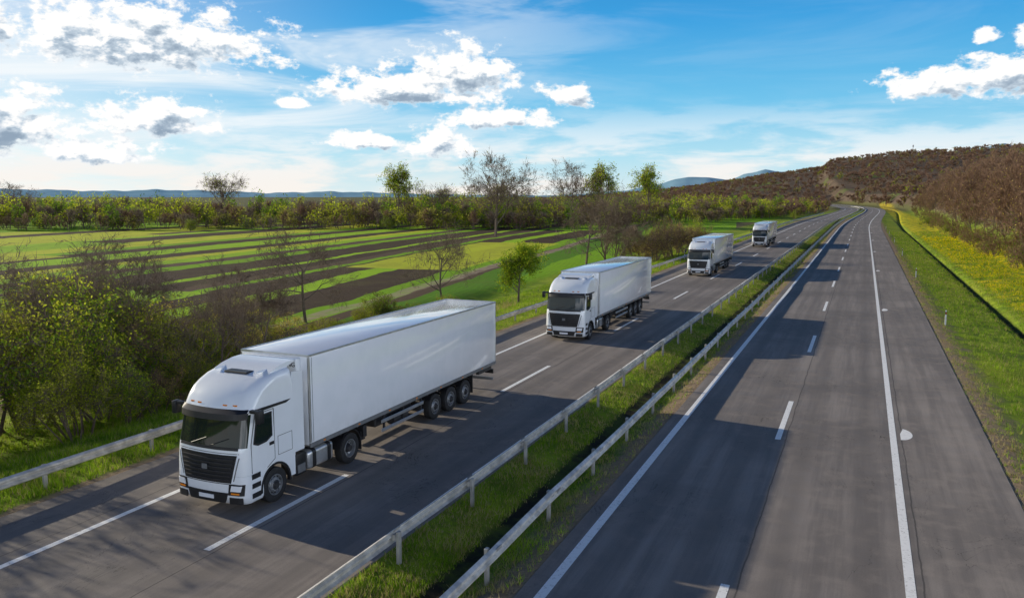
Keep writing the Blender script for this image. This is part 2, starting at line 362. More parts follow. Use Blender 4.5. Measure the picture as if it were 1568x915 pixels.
def fpanel(x0t,x1t,x0b,x1b,z0,z1,mi,off=.012,nx=14,nz=3,th=.03):
    Vv=[];F=[]
    for k in range(nz+1):
        v=k/nz; zc=z0+(z1-z0)*v; a_=x0b+(x0t-x0b)*v; b_=x1b+(x1t-x1b)*v
        for i in range(nx+1):
            xc=a_+(b_-a_)*i/nx; Vv.append((xc,frontY(xc,max(zc,1.12))-off,zc))
    m_=len(Vv)
    for (a1,b1,c1) in list(Vv): Vv.append((a1,b1+th,c1))
    for k in range(nz):
        for i in range(nx):
            q=k*(nx+1)+i; F.append((q,q+1,q+nx+2,q+nx+1))
    W=nx+1
    for i in range(nx):
        F.append((i,i+1,m_+i+1,m_+i)); q=nz*W+i; F.append((q,q+1,m_+q+1,m_+q))
    for k in range(nz):
        F.append((k*W,(k+1)*W,m_+(k+1)*W,m_+k*W)); q=k*W+nx; F.append((q,q+W,m_+q+W,m_+q))
    B.add(Vv,F,mi)
fpanel(-1.0,1.0,-.82,.82,.92,1.70,BK,.014)
for k in range(6):
    zc=1.0+k*.115; w=.82+.18*(zc-.92)/.78-.05
    fpanel(-w,w,-w,w,zc,zc+.03,CH,.05,14,1,.045)
fpanel(-.09,.09,-.09,.09,1.28,1.42,GR,.066,4,1,.02)
fpanel(-.72,.72,-.62,.62,.36,.64,BK,.024)
for s_ in(-1,1):
    q=((s_*.76,s_*1.14) if s_>0 else (s_*1.14,s_*.76)); fpanel(*q,*q,.34,.52,BK,.022,6,2)
fpanel(-.26,.26,-.26,.26,.45,.56,BX,.045,4,1,.02)
for s_ in(-1,1):
    q=lambda a,b:((s_*a,s_*b) if s_>0 else (s_*b,s_*a))
    fpanel(*q(.76,1.20),*q(.72,1.17),.58,.90,BK,.02,8)
    fpanel(*q(.84,1.14),*q(.80,1.10),.70,.86,LP,.034,6,2,.02)
    fpanel(*q(.82,1.06),*q(.82,1.06),.615,.66,AM,.034,4,1,.02)
    fpanel(*q(1.05,1.08),*q(.88,.91),.98,1.64,GR,.008,2,3,.02)
fpanel(-1.05,1.05,-1.05,1.05,1.735,1.75,BK,.003,14,1,.01)
fpanel(-.95,.95,-.95,.95,.885,.905,BK,.014,14,1,.01)
fpanel(-1.02,1.02,-1.02,1.02,1.83,1.905,BK,.02,16,1,.02)
for x0 in(-.55,.15): B.cyl((x0,frontY(x0,1.93)-.03,1.93),(x0+.55,frontY(x0+.5,2.13)-.03,2.14),.012,.01,BK,6)
Vv=[];F=[]
for i,x0 in enumerate(np.linspace(-1.15,1.15,25)):
    yb=frontY(x0,2.80); fr=max(0,1-(abs(x0)/1.22)**6)
    Vv+=[(x0,yb+.02,2.92),(x0,yb-.18*fr-.01,2.83),(x0,yb-.20*fr-.02,2.66),(x0,yb-.17*fr-.005,2.66),(x0,yb+.01,2.84)]
for i in range(24):
    for j in range(4): F.append((i*5+j,i*5+j+1,(i+1)*5+j+1,(i+1)*5+j))
B.add(Vv,F,BK)
for x0 in(-.75,-.45,.45,.75): B.box(x0-.07,x0+.07,frontY(x0,3.02)-.02,frontY(x0,3.02)+.05,2.99,3.03,AM,.005,1)
for s_ in(-1,1):
    xw=1.243
    def sp(pts,mi,off=.004,th=.02):
        a_=s_*(xw+off-th); b_=s_*(xw+off+.006); B.prism(pts,min(a_,b_),max(a_,b_),mi)
    sp([(.50,1.94),(.60,2.40),(.68,2.70),(1.30,2.70),(1.30,2.0),(1.05,1.88),(.70,1.86)],BK,.006)
    sp([(.56,1.98),(.65,2.40),(.73,2.66),(1.25,2.66),(1.25,2.04),(1.02,1.93),(.72,1.91)],GL,.011)
    for (ya,za,yb,zb) in((.42,1.14,.42,1.95),(.42,1.95,.62,2.76),(.62,2.76,1.38,2.76),(1.38,2.76,1.38,1.3),(1.38,1.3,1.05,1.13)):
        dy=yb-ya;dz=zb-za;L=math.hypot(dy,dz);ny_,nz_=-dz/L*.009,dy/L*.009
        sp([(ya-ny_,za-nz_),(yb-ny_,zb-nz_),(yb+ny_,zb+nz_),(ya+ny_,za+nz_)],GR,.006)
    sp([(1.16,1.74),(1.34,1.74),(1.34,1.83),(1.16,1.83)],BK,.02)
    for q in(((1.52,1.35),(2.15,1.365)),((1.52,1.9),(2.155,1.915)),((1.52,1.36),(1.535,1.9)),((2.14,1.36),(2.155,1.9))):
        (a1,b1),(a2,b2)=q; sp([(a1,b1),(a2,b1),(a2,b2),(a1,b2)],GR,.006)
    sp([(.55,2.80),(1.95,2.80),(2.15,2.87),(.6,2.89)],BK,.0)
    arc=[(1.40+.62*math.cos(t),.52+.62*math.sin(t)) for t in np.linspace(math.pi-.1,.1,15)]
    a_=s_*1.18;b_=s_*1.244
    Vv=[];F=[]
    for (yy,zz_) in arc: Vv+=[(a_,yy,zz_),(b_,yy,zz_),(b_,yy,1.15),(a_,yy,1.15)]
    for i in range(len(arc)-1): F+=[(i*4+j,i*4+(j+1)%4,i*4+4+(j+1)%4,i*4+4+j) for j in(0,1,2,3)]
    B.add(Vv,F,BODY)
    B.box(min(a_,b_),max(a_,b_),2.02,2.28,.55,1.15,BODY,.01,1)
    Vv=[];F=[]
    ar=np.linspace(math.pi+.1,-.1,19)
    for t in ar:
        for rr_,xo in((.59,1.15),(.59,1.262),(.655,1.262),(.655,1.15)): Vv.append((s_*xo,1.40+rr_*math.cos(t),.52+rr_*math.sin(t)))
    for i in range(18): F+=[(i*4+j,i*4+(j+1)%4,i*4+4+(j+1)%4,i*4+4+j) for j in range(4)]
    B.add(Vv,F,BK)
    for zc in(.42,.70,.96):
        a_=s_*1.2;b_=s_*1.256; B.box(min(a_,b_),max(a_,b_),.40,.76,zc,zc+.15,BK,.01,1)
    a_=s_*1.19;b_=s_*1.225
    B.prism([(2.26,1.2),(2.74,1.2),(2.74,3.58),(2.26,3.64)],min(a_,b_),max(a_,b_),BODY)
    a_=s_*1.2;b_=s_*1.54; B.box(min(a_,b_),max(a_,b_),.44,.58,2.83,2.92,BK,.02,2)
    a_=s_*1.42;b_=s_*1.58; B.box(min(a_,b_),max(a_,b_),.40,.62,2.56,2.93,BK,.03,2)
B.prism([(1.5,3.70),(1.85,3.82),(2.3,3.90),(2.66,3.91),(2.66,3.85),(2.2,3.72)],-1.0,1.0,BODY)
B.box(-.42,.42,1.28,1.62,3.68,3.735,BK,.02,1)
for x0 in(-.75,.75): B.box(x0-.03,x0+.03,1.3,2.4,3.72,3.78,BODY,.02,1)
cab_me=B.mesh('truck_cab',TM,32)
B=MB()
for s_ in(-1,1):
    a_=s_*.36;b_=s_*.46; B.box(min(a_,b_),max(a_,b_),.6,6.2,.75,1.02,CH)
    a_=s_*.62;b_=s_*1.2
    B.box(min(a_,b_),max(a_,b_),2.95,4.25,.42,1.02,AL,.12,4)
    for yy in(3.2,3.95): B.box(min(a_,b_)-.006,max(a_,b_)+.006,yy,yy+.06,.414,1.026,BK,.12,4)
    B.box(min(a_,b_),max(a_,b_),2.34,2.86,.42,1.08,BK,.05,2)
    a2=s_*1.2;b2=s_*1.212; B.box(min(a2,b2),max(a2,b2),2.42,2.78,.5,.75,GR)
    Vv=[];F=[]
    for t in np.linspace(math.pi-.1,.1,15):
        for rr_,xo in((.57,.62),(.57,1.24),(.60,1.24),(.60,.62)): Vv.append((s_*xo,5.1+rr_*math.cos(t),.54+rr_*math.sin(t)))
    for i in range(14): F+=[(i*4+j,i*4+(j+1)%4,i*4+4+(j+1)%4,i*4+4+j) for j in range(4)]
    B.add(Vv,F,BK)
    a2=s_*.7;b2=s_*1.22; B.box(min(a2,b2),max(a2,b2),5.72,5.75,.28,.9,RB)
B.box(-1.0,1.0,1.3,1.5,.45,.6,CH); B.box(-.9,.9,5.0,5.2,.43,.6,CH,.05,1)
B.box(-.45,.45,4.6,5.6,1.02,1.12,CH,.03,1); B.box(-.5,.5,.9,2.2,.5,1.1,CH)
B.box(-.7,.7,2.3,2.5,1.0,1.9,CH); B.cyl((.5,2.45,1.1),(.5,2.45,2.6),.09,.09,GR,10)
chs_me=B.mesh('truck_chassis',TM,35)
B=MB()
y0,y1=2.98,16.5; W=1.275
B.box(-W,W,y0,y1,1.20,3.985,BX,.012,2)
for s_ in(-1,1):
    a_=s_*(W-.05);b_=s_*(W+.012)
    B.box(min(a_,b_),max(a_,b_),y0-.01,y1+.01,3.935,4.0,AL,.008,1)
    B.box(min(a_,b_),max(a_,b_),y0-.01,y1+.01,1.14,1.28,GR,.008,1)
    for yy in(y0-.012,y1-.06): B.box(min(a_,b_),max(a_,b_),yy,yy+.075,1.3,3.925,AL,.01,1)
    a2=s_*(W-.002);b2=s_*(W+.003); B.box(min(a2,b2),max(a2,b2),y0+.14,y0+.16,1.31,3.92,GR)
    for yy in np.arange(3.6,16.2,1.9): a2=s_*(W+.012);b2=s_*(W+.024); B.box(min(a2,b2),max(a2,b2),yy,yy+.1,1.19,1.23,AM)
B.box(-W-.003,W+.003,y0-.02,y0+.02,3.94,4.004,AL); B.box(-W-.003,W+.003,y1-.02,y1+.02,3.90,4.004,AL)
B.box(-1.0,1.0,2.76,2.98,2.05,3.92,BODY,.05,3)
B.box(-.8,.8,2.745,2.76,3.0,3.5,BK,.0)
for x0 in(-.6,-.3,.3,.6): B.cyl((x0,y1+.03,1.3),(x0,y1+.03,3.9),.018,.018,AL,8)
for s_ in(-1,1):
    a_=s_*.48;b_=s_*.62; B.box(min(a_,b_),max(a_,b_),4.3,16.3,.92,1.18,CH)
    a_=s_*.62;b_=s_*.76; B.box(min(a_,b_),max(a_,b_),6.35,6.5,.42,1.15,CH); B.box(min(a_,b_)-.06,max(a_,b_)+.06,6.28,6.57,.37,.42,CH)
    for zc in(.52,.84): a_=s_*1.2;b_=s_*1.235; B.box(min(a_,b_),max(a_,b_),7.0,9.95,zc,zc+.12,AL,.01,1)
    for yy in(7.2,8.5,9.8): a_=s_*1.14;b_=s_*1.2; B.box(min(a_,b_),max(a_,b_),yy,yy+.07,.5,1.16,CH)
    for yc in(10.9,12.21,13.52):
        Vv=[];F=[]
        for t in np.linspace(math.pi*.80,math.pi*.20,9):
            for rr_,xo in((.565,.86),(.565,1.235),(.58,1.235),(.58,.86)): Vv.append((s_*xo,yc+rr_*math.cos(t),.52+rr_*math.sin(t)))
        for i in range(8): F+=[(i*4+j,i*4+(j+1)%4,i*4+4+(j+1)%4,i*4+4+j) for j in range(4)]
        B.add(Vv,F,BK)
    a_=s_*.8;b_=s_*1.2; B.box(min(a_,b_),max(a_,b_),14.25,14.28,.3,1.1,RB)
    B.box(min(a_,b_),max(a_,b_),16.36,16.44,.72,.92,BK,.01,1); a2=s_*.86;b2=s_*1.14; B.box(min(a2,b2),max(a2,b2),16.44,16.455,.75,.89,RD)
    a_=s_*1.05;b_=s_*1.2; B.box(min(a_,b_),max(a_,b_),14.9,16.2,.95,1.1,CH,.01,1)
for yc in(10.9,12.21,13.52): B.box(-1.0,1.0,yc-.07,yc+.07,.45,.59,CH,.03,1)
for yy in np.arange(4.6,16.3,.95): B.box(-1.2,1.2,yy,yy+.06,1.06,1.15,CH)
B.box(-1.2,1.2,16.3,16.4,.42,.55,GR,.01,1); B.box(-.06,.06,16.0,16.3,.5,1.1,CH)
B.box(-1.1,1.1,16.2,16.36,1.0,1.16,CH)
B.box(-1.15,-.65,14.4,15.2,.5,.92,CH,.03,1)
B.box(.70,1.15,6.0,6.2,.6,1.0,CH,.02,1); B.cyl((.95,9.0,.7),(.95,8.0,.7),.18,.18,CH,12); B.cyl((.7,13.9,.8),(-.7,13.9,.8),.15,.15,CH,12)
B.box(-.9,.9,7.1,9.6,.62,.98,CH,.04,1)
trl_me=B.mesh('semi_trailer',TM,35)
def wheel_mesh(front):
    B=MB(); n=36
    prof=[(.50,-.28,RB),(.505,-.26,RB),(.508,-.04,RB),(.50,-.015,RB),(.46,.0,RB),(.38,.002,RB),(.305,-.012,RB),(.30,-.004,RM),(.28,-.005,RM),(.272,-.05,RM)]
    prof+= [(.25,-.075,RM),(.20,-.02,RM),(.15,-.012,RM),(.14,.0,RM),(.10,.02,CH),(.09,.06,CH),(.0,.065,CH)] if front else [(.25,-.12,RM),(.16,-.15,RM),(.15,-.10,CH),(.11,-.04,CH),(.10,.0,CH),(.0,.005,CH)]
    Vv=[];F=[];M=[]
    for (r_,x_,_) in prof:
        for i in range(n): t=2*math.pi*i/n; Vv.append((x_,max(r_,.001)*math.cos(t),max(r_,.001)*math.sin(t)))
    for k in range(len(prof)-1):
        for i in range(n): F.append((k*n+i,k*n+(i+1)%n,(k+1)*n+(i+1)%n,(k+1)*n+i)); M.append(prof[k+1][2])
    B.add(Vv,F,M)
    for i in range(10):
        t=2*math.pi*i/10; rr_=.225; xx=-.045 if front else -.13
        B.cyl((xx-.01,rr_*math.cos(t),rr_*math.sin(t)),(xx+.006,rr_*math.cos(t),rr_*math.sin(t)),.034,.034,CH,8)
        t+=.3; rr_=.165; xx=-.02 if front else -.14
        B.cyl((xx,rr_*math.cos(t),rr_*math.sin(t)),(xx+.04,rr_*math.cos(t),rr_*math.sin(t)),.014,.012,AL,6)
    return B.mesh('wheel',TM,30)
wf=wheel_mesh(True); wd=wheel_mesh(False)
cu=bpy.data.curves.new('lettering','FONT'); cu.body='THERMO KING'; cu.size=.2; cu.extrude=.004; cu.align_x='CENTER'
to=bpy.data.objects.new('t',cu); scene.collection.objects.link(to); bpy.context.view_layer.update()
tm_=bpy.data.meshes.new_from_object(to.evaluated_get(bpy.context.evaluated_depsgraph_get())); bpy.data.objects.remove(to)
tm_.materials.clear(); tm_.materials.append(m_text)
for (fy,dx) in((16.5,0),(45.6,.05),(89.0,0),(145.0,.0)):
    e=bpy.data.objects.new('semi_truck',None); scene.collection.objects.link(e); e.location=(-16.37+dx,fy,0)
    obj('cab',cab_me,e); obj('tractor_chassis',chs_me,e); obj('trailer',trl_me,e)
    for s_ in(-1,1):
        for (yy,me) in((1.40,wf),(5.1,wd),(10.9,wf),(12.21,wf),(13.52,wf)):
            w=obj('wheel',me,e,(s_*1.225,yy,.507))
            if s_<0: w.rotation_euler=(0,0,math.pi)
            w.rotation_euler[0]=random.uniform(0,3) if s_>0 else 0
    t_=obj('unit_lettering',tm_,e,(.30,2.735,3.66)); t_.rotation_euler=(R(90),0,0)
# ------------------------------------------------------------------ vegetation generators
m_bark=simple('bark',(.16,.12,.09),.9,var=.4,vscale=4)
m_twig=leafmat('twigs_grey',[(.13,.095,.07),(.22,.165,.12),(.30,.23,.17)],.1)
m_twigr=leafmat('twigs_brown',[(.16,.095,.06),(.26,.165,.11),(.37,.25,.18)],.15,.05)
m_yg=leafmat('leaves_spring',[(.20,.25,.015),(.42,.48,.03),(.62,.64,.07)],.5)
m_gr=leafmat('leaves_green',[(.07,.14,.015),(.18,.30,.025),(.34,.52,.04)],.45)
m_ol=leafmat('leaves_olive',[(.14,.14,.03),(.28,.27,.05),(.42,.39,.09)],.4)
m_au=leafmat('leaves_golden',[(.38,.28,.07),(.60,.46,.10),(.70,.60,.20)],.5)
VM=[m_bark,m_twig,m_twigr,m_yg,m_gr,m_ol,m_au]
def unit(v): return v/np.maximum(np.linalg.norm(v,axis=-1,keepdims=True),1e-9)
def tubes(P0,P1,R0,R1,k):
    n=len(P0); d=unit(P1-P0); ref=np.where(np.abs(d[:,2:3])>.9,np.array([[1,0,0.]]),np.array([[0,0,1.]]))
    a=unit(np.cross(d,ref)); b=np.cross(d,a); t=np.arange(k)/k*2*np.pi
    ring=a[:,None]*np.cos(t)[None,:,None]+b[:,None]*np.sin(t)[None,:,None]
    V=np.concatenate([P0[:,None]+ring*R0[:,None,None],P1[:,None]+ring*R1[:,None,None]],1).reshape(-1,3)
    base=(np.arange(n)*2*k)[:,None]; i=np.arange(k)[None]; j=(i+1)%k
    Q=np.stack([base+i,base+j,base+k+j,base+k+i],-1).reshape(-1,4); return V,Q
def tris_twig(P0,P1,w):
    r=unit(rng.normal(size=P0.shape)); d=unit(P1-P0); a=unit(np.cross(d,r))
    V=np.stack([P0-a*w[:,None],P0+a*w[:,None],P1],1).reshape(-1,3); return V,np.arange(len(V)).reshape(-1,3)
def leaves(C,size):
    n=len(C); a=unit(rng.normal(size=(n,3))); b=unit(np.cross(a,rng.normal(size=(n,3)))); s=(size*rng.uniform(.6,1.3,n))[:,None]
    V=np.stack([C-a*s,C+b*s*.5,C+a*s,C-b*s*.5],1).reshape(-1,3); return V,np.arange(len(V)).reshape(-1,4)
class Plant:
    def __init__(s): s.q=[];s.t=[];s.vn=0;s.V=[];s.qm=[];s.tm=[]
    def addq(s,V,Q,m): s.V.append(V); s.q.append(Q+s.vn); s.qm.append(np.full(len(Q),m)); s.vn+=len(V)
    def addt(s,V,Q,m): s.V.append(V); s.t.append(Q+s.vn); s.tm.append(np.full(len(Q),m)); s.vn+=len(V)
    def arr(s):
        V=np.concatenate(s.V); q=np.concatenate(s.q) if s.q else np.zeros((0,4),int); t=np.concatenate(s.t) if s.t else np.zeros((0,3),int)
        return V,q,np.concatenate(s.qm) if s.qm else np.zeros(0,int),t,np.concatenate(s.tm) if s.tm else np.zeros(0,int)
    def mesh(s,name):
        V,q,qm,t,tm=s.arr(); f=[]
        if len(q): f.append((q,qm))
        if len(t): f.append((t,tm))
        return np_mesh(name,V,f,VM)
def plant(H=7,stems=1,kids=(6,5,5,4),ang=.75,up=.10,r0=.13,twig=1,ntw=5,twl=.5,tww=.012,leaf=None,nleaf=0,ls=.08,trunk=.4,lenf=(.42,.5,.55,.6),droop=0):
    segs={5:[],3:[]}; tips=[]
    def br(p,d,L,r,lev):
        ns=3 if lev<2 else 2; pts=[(p,r)]
        for i in range(ns):
            d=d+rng.normal(size=3)*(.10 if lev==0 else .22); d[2]+=up; d/=np.linalg.norm(d)
            p2=p+d*L/ns; rn=r*(1-.22) if lev==0 else r*.72
            segs[5 if lev<2 else 3].append((p,p2,r,rn)); p=p2;r=rn; pts.append((p,r))
        if lev<len(kids):
            for k in range(kids[lev]):
                f=rng.uniform(.35 if lev else trunk,1); x=f*ns; i=min(int(x),ns-1); a=x-i
                q=pts[i][0]*(1-a)+pts[i+1][0]*a; rq=pts[i+1][1]
                az=rng.uniform(0,6.28)
                o=unit(np.cross(d,np.array([math.cos(az),math.sin(az),.3]))); an=rng.uniform(.5,1.25)*ang
                nd=d*math.cos(an)+o*math.sin(an)
                br(q,nd,L*lenf[min(lev,3)]*rng.uniform(.75,1.35)*(1.25-.4*f if lev==0 else 1),max(rq*.62,.008),lev+1)
        else: tips.append((pts[0][0],p,d))
    for s_ in range(stems):
        if stems==1: d=np.array([0,0,1.0])+rng.normal(size=3)*.06; p=np.zeros(3)
        else:
            a=rng.uniform(0,6.28); l=rng.uniform(.15,.75); d=np.array([math.cos(a)*l,math.sin(a)*l,1.0]); p=np.array([math.cos(a),math.sin(a),0])*rng.uniform(0,.12*H)
        br(p-np.array([0,0,.25]),unit(d),H*(.62 if stems==1 else rng.uniform(.45,.75)),r0*rng.uniform(.8,1.1),0)
    Pn=Plant()
    for k,l in segs.items():
        if l: Pn.addq(*tubes(np.array([a[0] for a in l]),np.array([a[1] for a in l]),np.array([a[2] for a in l]),np.array([a[3] for a in l]),k),0)
    A=np.array([t[0] for t in tips]);Bp=np.array([t[1] for t in tips]);D=np.array([t[2] for t in tips])
    if ntw:
        n=len(A)*ntw; i=np.repeat(np.arange(len(A)),ntw); f=rng.uniform(0,1,(n,1)); p=A[i]*(1-f)+Bp[i]*f
        d=unit(D[i]+rng.normal(size=(n,3))*.55+np.array([0,0,.15-droop])); L=twl*rng.uniform(.5,1.4,(n,1))
        Pn.addt(*tris_twig(p,p+d*L,np.full(n,tww)),twig)
        E=p+d*L
    else: E=Bp
    if nleaf:
        i=rng.integers(0,len(E),nleaf); C=E[i]-(rng.uniform(0,1,(nleaf,1))*twl*.6)*unit(D[rng.integers(0,len(D),nleaf)]) +rng.normal(size=(nleaf,3))*twl*.25
        ms=leaf if isinstance(leaf,(list,tuple)) else [leaf]
        for j,m in enumerate(ms):
            Cj=C[j::len(ms)]; Pn.addq(*leaves(Cj,ls),m)
    return Pn
bare=[plant(7,1,(9,6,4,3),1.0,.05,.16,1,6,.5,.012,trunk=.25,lenf=(.6,.55,.55,.6)),plant(7,1,(9,6,4,3),.9,.06,.15,1,6,.5,.012,trunk=.25,lenf=(.6,.55,.55,.6)),plant(7,3,(6,5,4,3),.7,.08,.12,1,6,.5,.012)]
bare_me=[p.mesh('bare_tree') for p in bare]
tall_me=[plant(16,1,(12,6,4,3),.75,.10,.36,1,5,.9,.035,3,500,.2,.3,(.55,.52,.55,.6)).mesh('tall_tree'),plant(16,1,(13,6,4,3),.9,.08,.36,1,6,.9,.035,5,300,.18,.25,(.6,.52,.55,.6)).mesh('tall_tree')]
tallg_me=plant(16,1,(14,6,4,3),.55,.16,.28,1,3,.8,.03,[3,3,4],4200,.22,.3).mesh('leafing_tree')
leafy_me=plant(5,1,(9,5,4,3),.8,.08,.10,1,3,.35,.008,[4,3],11000,.065,.2).mesh('leafing_tree')
shrub_me=[plant(4,7,(5,4,3),.7,.06,.045,1,4,.4,.008,[5,3],7500,.055).mesh('shrub'),plant(4,8,(5,4,3),.8,.04,.045,1,5,.4,.008,[3,4],6000,.055).mesh('shrub'),
          plant(4,8,(5,4,3),.7,.07,.04,2,8,.45,.010,[6,5],2200,.05).mesh('shrub')]
gold_me=plant(4,6,(5,4,3),.7,.06,.04,1,4,.35,.008,[6,6,3],6500,.055).mesh('shrub')
round_me=plant(3,10,(5,4,3),.9,.02,.04,1,3,.3,.01,[4,5],9000,.055).mesh('shrub')
def place(name,me,x,y,sc=1,zsc=None,rot=None,dz=0):
    o_=obj(name,me,None,(x,y,float(height(x-float(cx(y)),y))+dz)); o_.rotation_euler=(0,0,random.uniform(0,6.28) if rot is None else rot); o_.scale=(sc,sc,sc if zsc is None else zsc); return o_
place('bare_tree',bare_me[0],-43.5,56,1.15); place('bare_tree',bare_me[1],-40.5,75,1.1); place('leafing_tree',leafy_me,-30.5,72,1.35)
place('shrub',round_me,-39,60,1.1,1.0); place('shrub',round_me,-36.2,61,.7); place('bare_tree',bare_me[1],-35,116,1.7); place('bare_tree',bare_me[0],-40,122,1.5); place('bare_tree',bare_me[2],-33,112,1.3)
for (x_,y_,s_) in((-27,113,1.4),(-25.5,120,1.6),(-28,126,1.5),(-30,118,1.4),(-26,130,1.4),(-31,124,1.5)): place('shrub',shrub_me[2],x_,y_,s_)
place('bare_tree',bare_me[1],-31,33,.85); place('bare_tree',bare_me[2],-33,37.5,.95)
for (x_,y_,s_) in((-37.5,44,1.0),(-40,41,1.0),(-36,39,.8),(-42,46,.9),(-39,47,.7),(-34,36,.9),(-32,31,.8)): place('shrub',gold_me,x_,y_,s_)
for (x_,y_,s_,k) in((-31,24,1.1,0),(-33,27,1.35,1),(-35,24.5,1.5,0),(-34,30,1.3,2),(-37,28,1.6,1),(-36,33,1.3,0),(-39,34,1.4,2),(-33.5,35,.9,1),(-41,30,1.7,0),(-43,37,1.3,1),(-45,33,1.5,0),(-39,39,.9,0),(-48,40,1.2,1),
    (-32,17,1.2,0),(-35,20,1.5,1),(-33,5,1.1,0),(-36,12,1.3,0),(-38,18,1.6,2),(-44,47,.8,2),(-46,52,.6,1),(-38,-2,1.4,1),(-28.5,22,.8,0),(-29,25,.7,1),
    (-29.5,27,.7,2),(-30,30,.6,0),(-31.5,37,.6,2),(-31,40.5,.55,0),(-33,42,.6,2),(-34,44.5,.6,0),(-35,47,.6,2),(-36.5,50,.6,0),(-37,53,.55,2),(-38,56.5,.6,0),(-34,58,.5,2),(-35,65,.5,0),(-37,70,.5,2)):
    place('shrub',shrub_me[k],x_,y_,s_)
for (x_,y_,s_,k) in((-34,11,1.15,0),(-36,17,1.2,1),(-32.5,5,1.0,2),(-38,26,1.1,0),(-43,31,1.15,1),(-46,38,1.0,2),(-35,23,1.0,2),(-40,33,1.1,1),(-50,44,1.1,0)): place('bare_tree',bare_me[k],x_,y_,s_)
for (x_,y_,s_,k) in((-30,85,.5,0),(-27.5,95,.55,1),(-31,100,.6,2),(-29,140,1.2,2),(-28,150,1.3,2),(-30,160,1.4,1),(-30,55,.4,2),(-27,47,.35,2),(-29,44,.45,2),(-28.5,41,.5,2),(-30,48,.5,2)): place('shrub',shrub_me[k],x_,y_,s_)
place('tall_tree',tall_me[1],-90,197,1.3); place('leafing_tree',tallg_me,-150,246,1.35); place('tall_tree',tall_me[0],-250,268,1.35); place('tall_tree',tall_me[1],-96,275,1.35)
place('leafing_tree',tallg_me,-86,285,1.4); place('tall_tree',tall_me[0],-138,255,1.0); place('leafing_tree',tallg_me,-76,310,1.4); place('shrub',round_me,-141,225,1.6); place('shrub',round_me,-190,190,1.3);place('tall_tree',tall_me[1],-270,190,.9); place('tall_tree',tall_me[0],-118,260,1.1)
def merge(name,protos,pts,mats):
    VV=[];q=[];qm=[];t=[];tm=[];o=0
    arrs=[p.arr() for p in protos]
    for (x_,y_,z_,s_,k,zs) in pts:
        V,Q_,QM,T_,TM_=arrs[k]; a=rng.uniform(0,6.28); c,s=math.cos(a),math.sin(a)
        W_=np.empty_like(V); W_[:,0]=(V[:,0]*c-V[:,1]*s)*s_+x_; W_[:,1]=(V[:,0]*s+V[:,1]*c)*s_+y_; W_[:,2]=V[:,2]*s_*zs+z_
        VV.append(W_); q.append(Q_+o); qm.append(QM); t.append(T_+o); tm.append(TM_); o+=len(V)
    f=[(np.concatenate(q),np.concatenate(qm)),(np.concatenate(t),np.concatenate(tm))]
    return obj(name,np_mesh(name,np.concatenate(VV),f,mats))
lo=[plant(9,1,(6,4),.75,.1,.14,1,9,1.3,.06,3,260,.34,.2),plant(9,1,(7,4),.75,.1,.14,1,14,1.5,.07,1,10,.2,.2),plant(9,2,(5,4),.7,.1,.12,2,14,1.5,.07,5,60,.3,.2),
    plant(9,1,(6,4),.8,.08,.14,1,8,1.2,.05,4,300,.36,.2),plant(8,2,(6,4),.8,.08,.14,1,8,1.2,.05,5,300,.36,.1),plant(6,5,(5,3),.8,.05,.08,1,6,1.0,.05,[3,4],260,.32,.1)]
pl=np.array([(-620,20),(-244,172),(-170,215),(-99,245),(-60,330),(-40,430),(-30,560)],float)
seg_=np.diff(pl,axis=0); sl_=np.hypot(*seg_.T); cum=np.concatenate([[0],np.cumsum(sl_)])
pts=[]
for i in range(2300):
    d=rng.uniform(0,cum[-1]); k=min(np.searchsorted(cum,d)-1,len(seg_)-1); k=max(k,0); f=(d-cum[k])/sl_[k]; p=pl[k]+seg_[k]*f; nrm=np.array([-seg_[k][1],seg_[k][0]])/sl_[k]
    back=rng.uniform(0,1)**1.8*150
    p=p+nrm*back+rng.normal(size=2)*3
    if p[0]>cx(p[1])-27: continue
    s_=rng.uniform(.65,1.25)+.12*back/100
    cl=wob(p[0],p[1],60,17); pr=np.array([.26,.2,.16,.12,.12,.14]) if cl>0 else np.array([.10,.32,.24,.08,.18,.08]); kk=rng.choice(6,p=pr/pr.sum())
    if back<8: s_*=.75
    pts.append((p[0],p[1],float(height(p[0]-cx(p[1]),p[1])),s_,kk,rng.uniform(.85,1.25)))
merge('treeline',lo,pts,VM)
wd_=[plant(8,1,(8,5,3),.65,.12,.10,2,6,.8,.026,5,20,.15,.2),plant(8,2,(6,5,3),.6,.13,.09,2,6,.8,.026,6,40,.12,.2),plant(5,5,(5,4),.8,.05,.06,2,8,.8,.022,[5,4],260,.14,.1)]
pts=[]
for i in range(1200):
    Y_=85+rng.uniform(0,1)**1.4*430; s_=17.5+rng.uniform(0,1)**1.1*min(75,(Y_*.2+12))
    X_=s_+float(cx(Y_)); k=rng.choice(3,p=[.42,.42,.16]) if s_>20.5 else 2
    if s_<=20.5 and rng.uniform()<.3: continue
    pts.append((X_,Y_,float(height(s_,Y_)),rng.uniform(.8,1.3)*(1 if s_>20.5 else .6),k,rng.uniform(.9,1.2)))
merge('hillside_woods',wd_,pts,VM)
for (y_,s_,sc) in((150,17.5,.5),(180,18.5,.7),(210,17,.6),(262,16,.8),(120,19,.5),(105,18.5,.45),(330,-26,.9)):
    place('shrub',shrub_me[2 if y_<200 else 1],s_+float(cx(y_)),y_,sc)
fr=[plant(9,1,(5,3),.8,.08,.14,2,10,1.8,.26,5,40,.7,.1),plant(9,1,(5,3),.8,.08,.14,1,8,1.8,.24,3,60,.7,.1),plant(9,2,(4,3),.8,.08,.14,2,10,1.8,.26,2,10,.5,.1)]
pts=[]
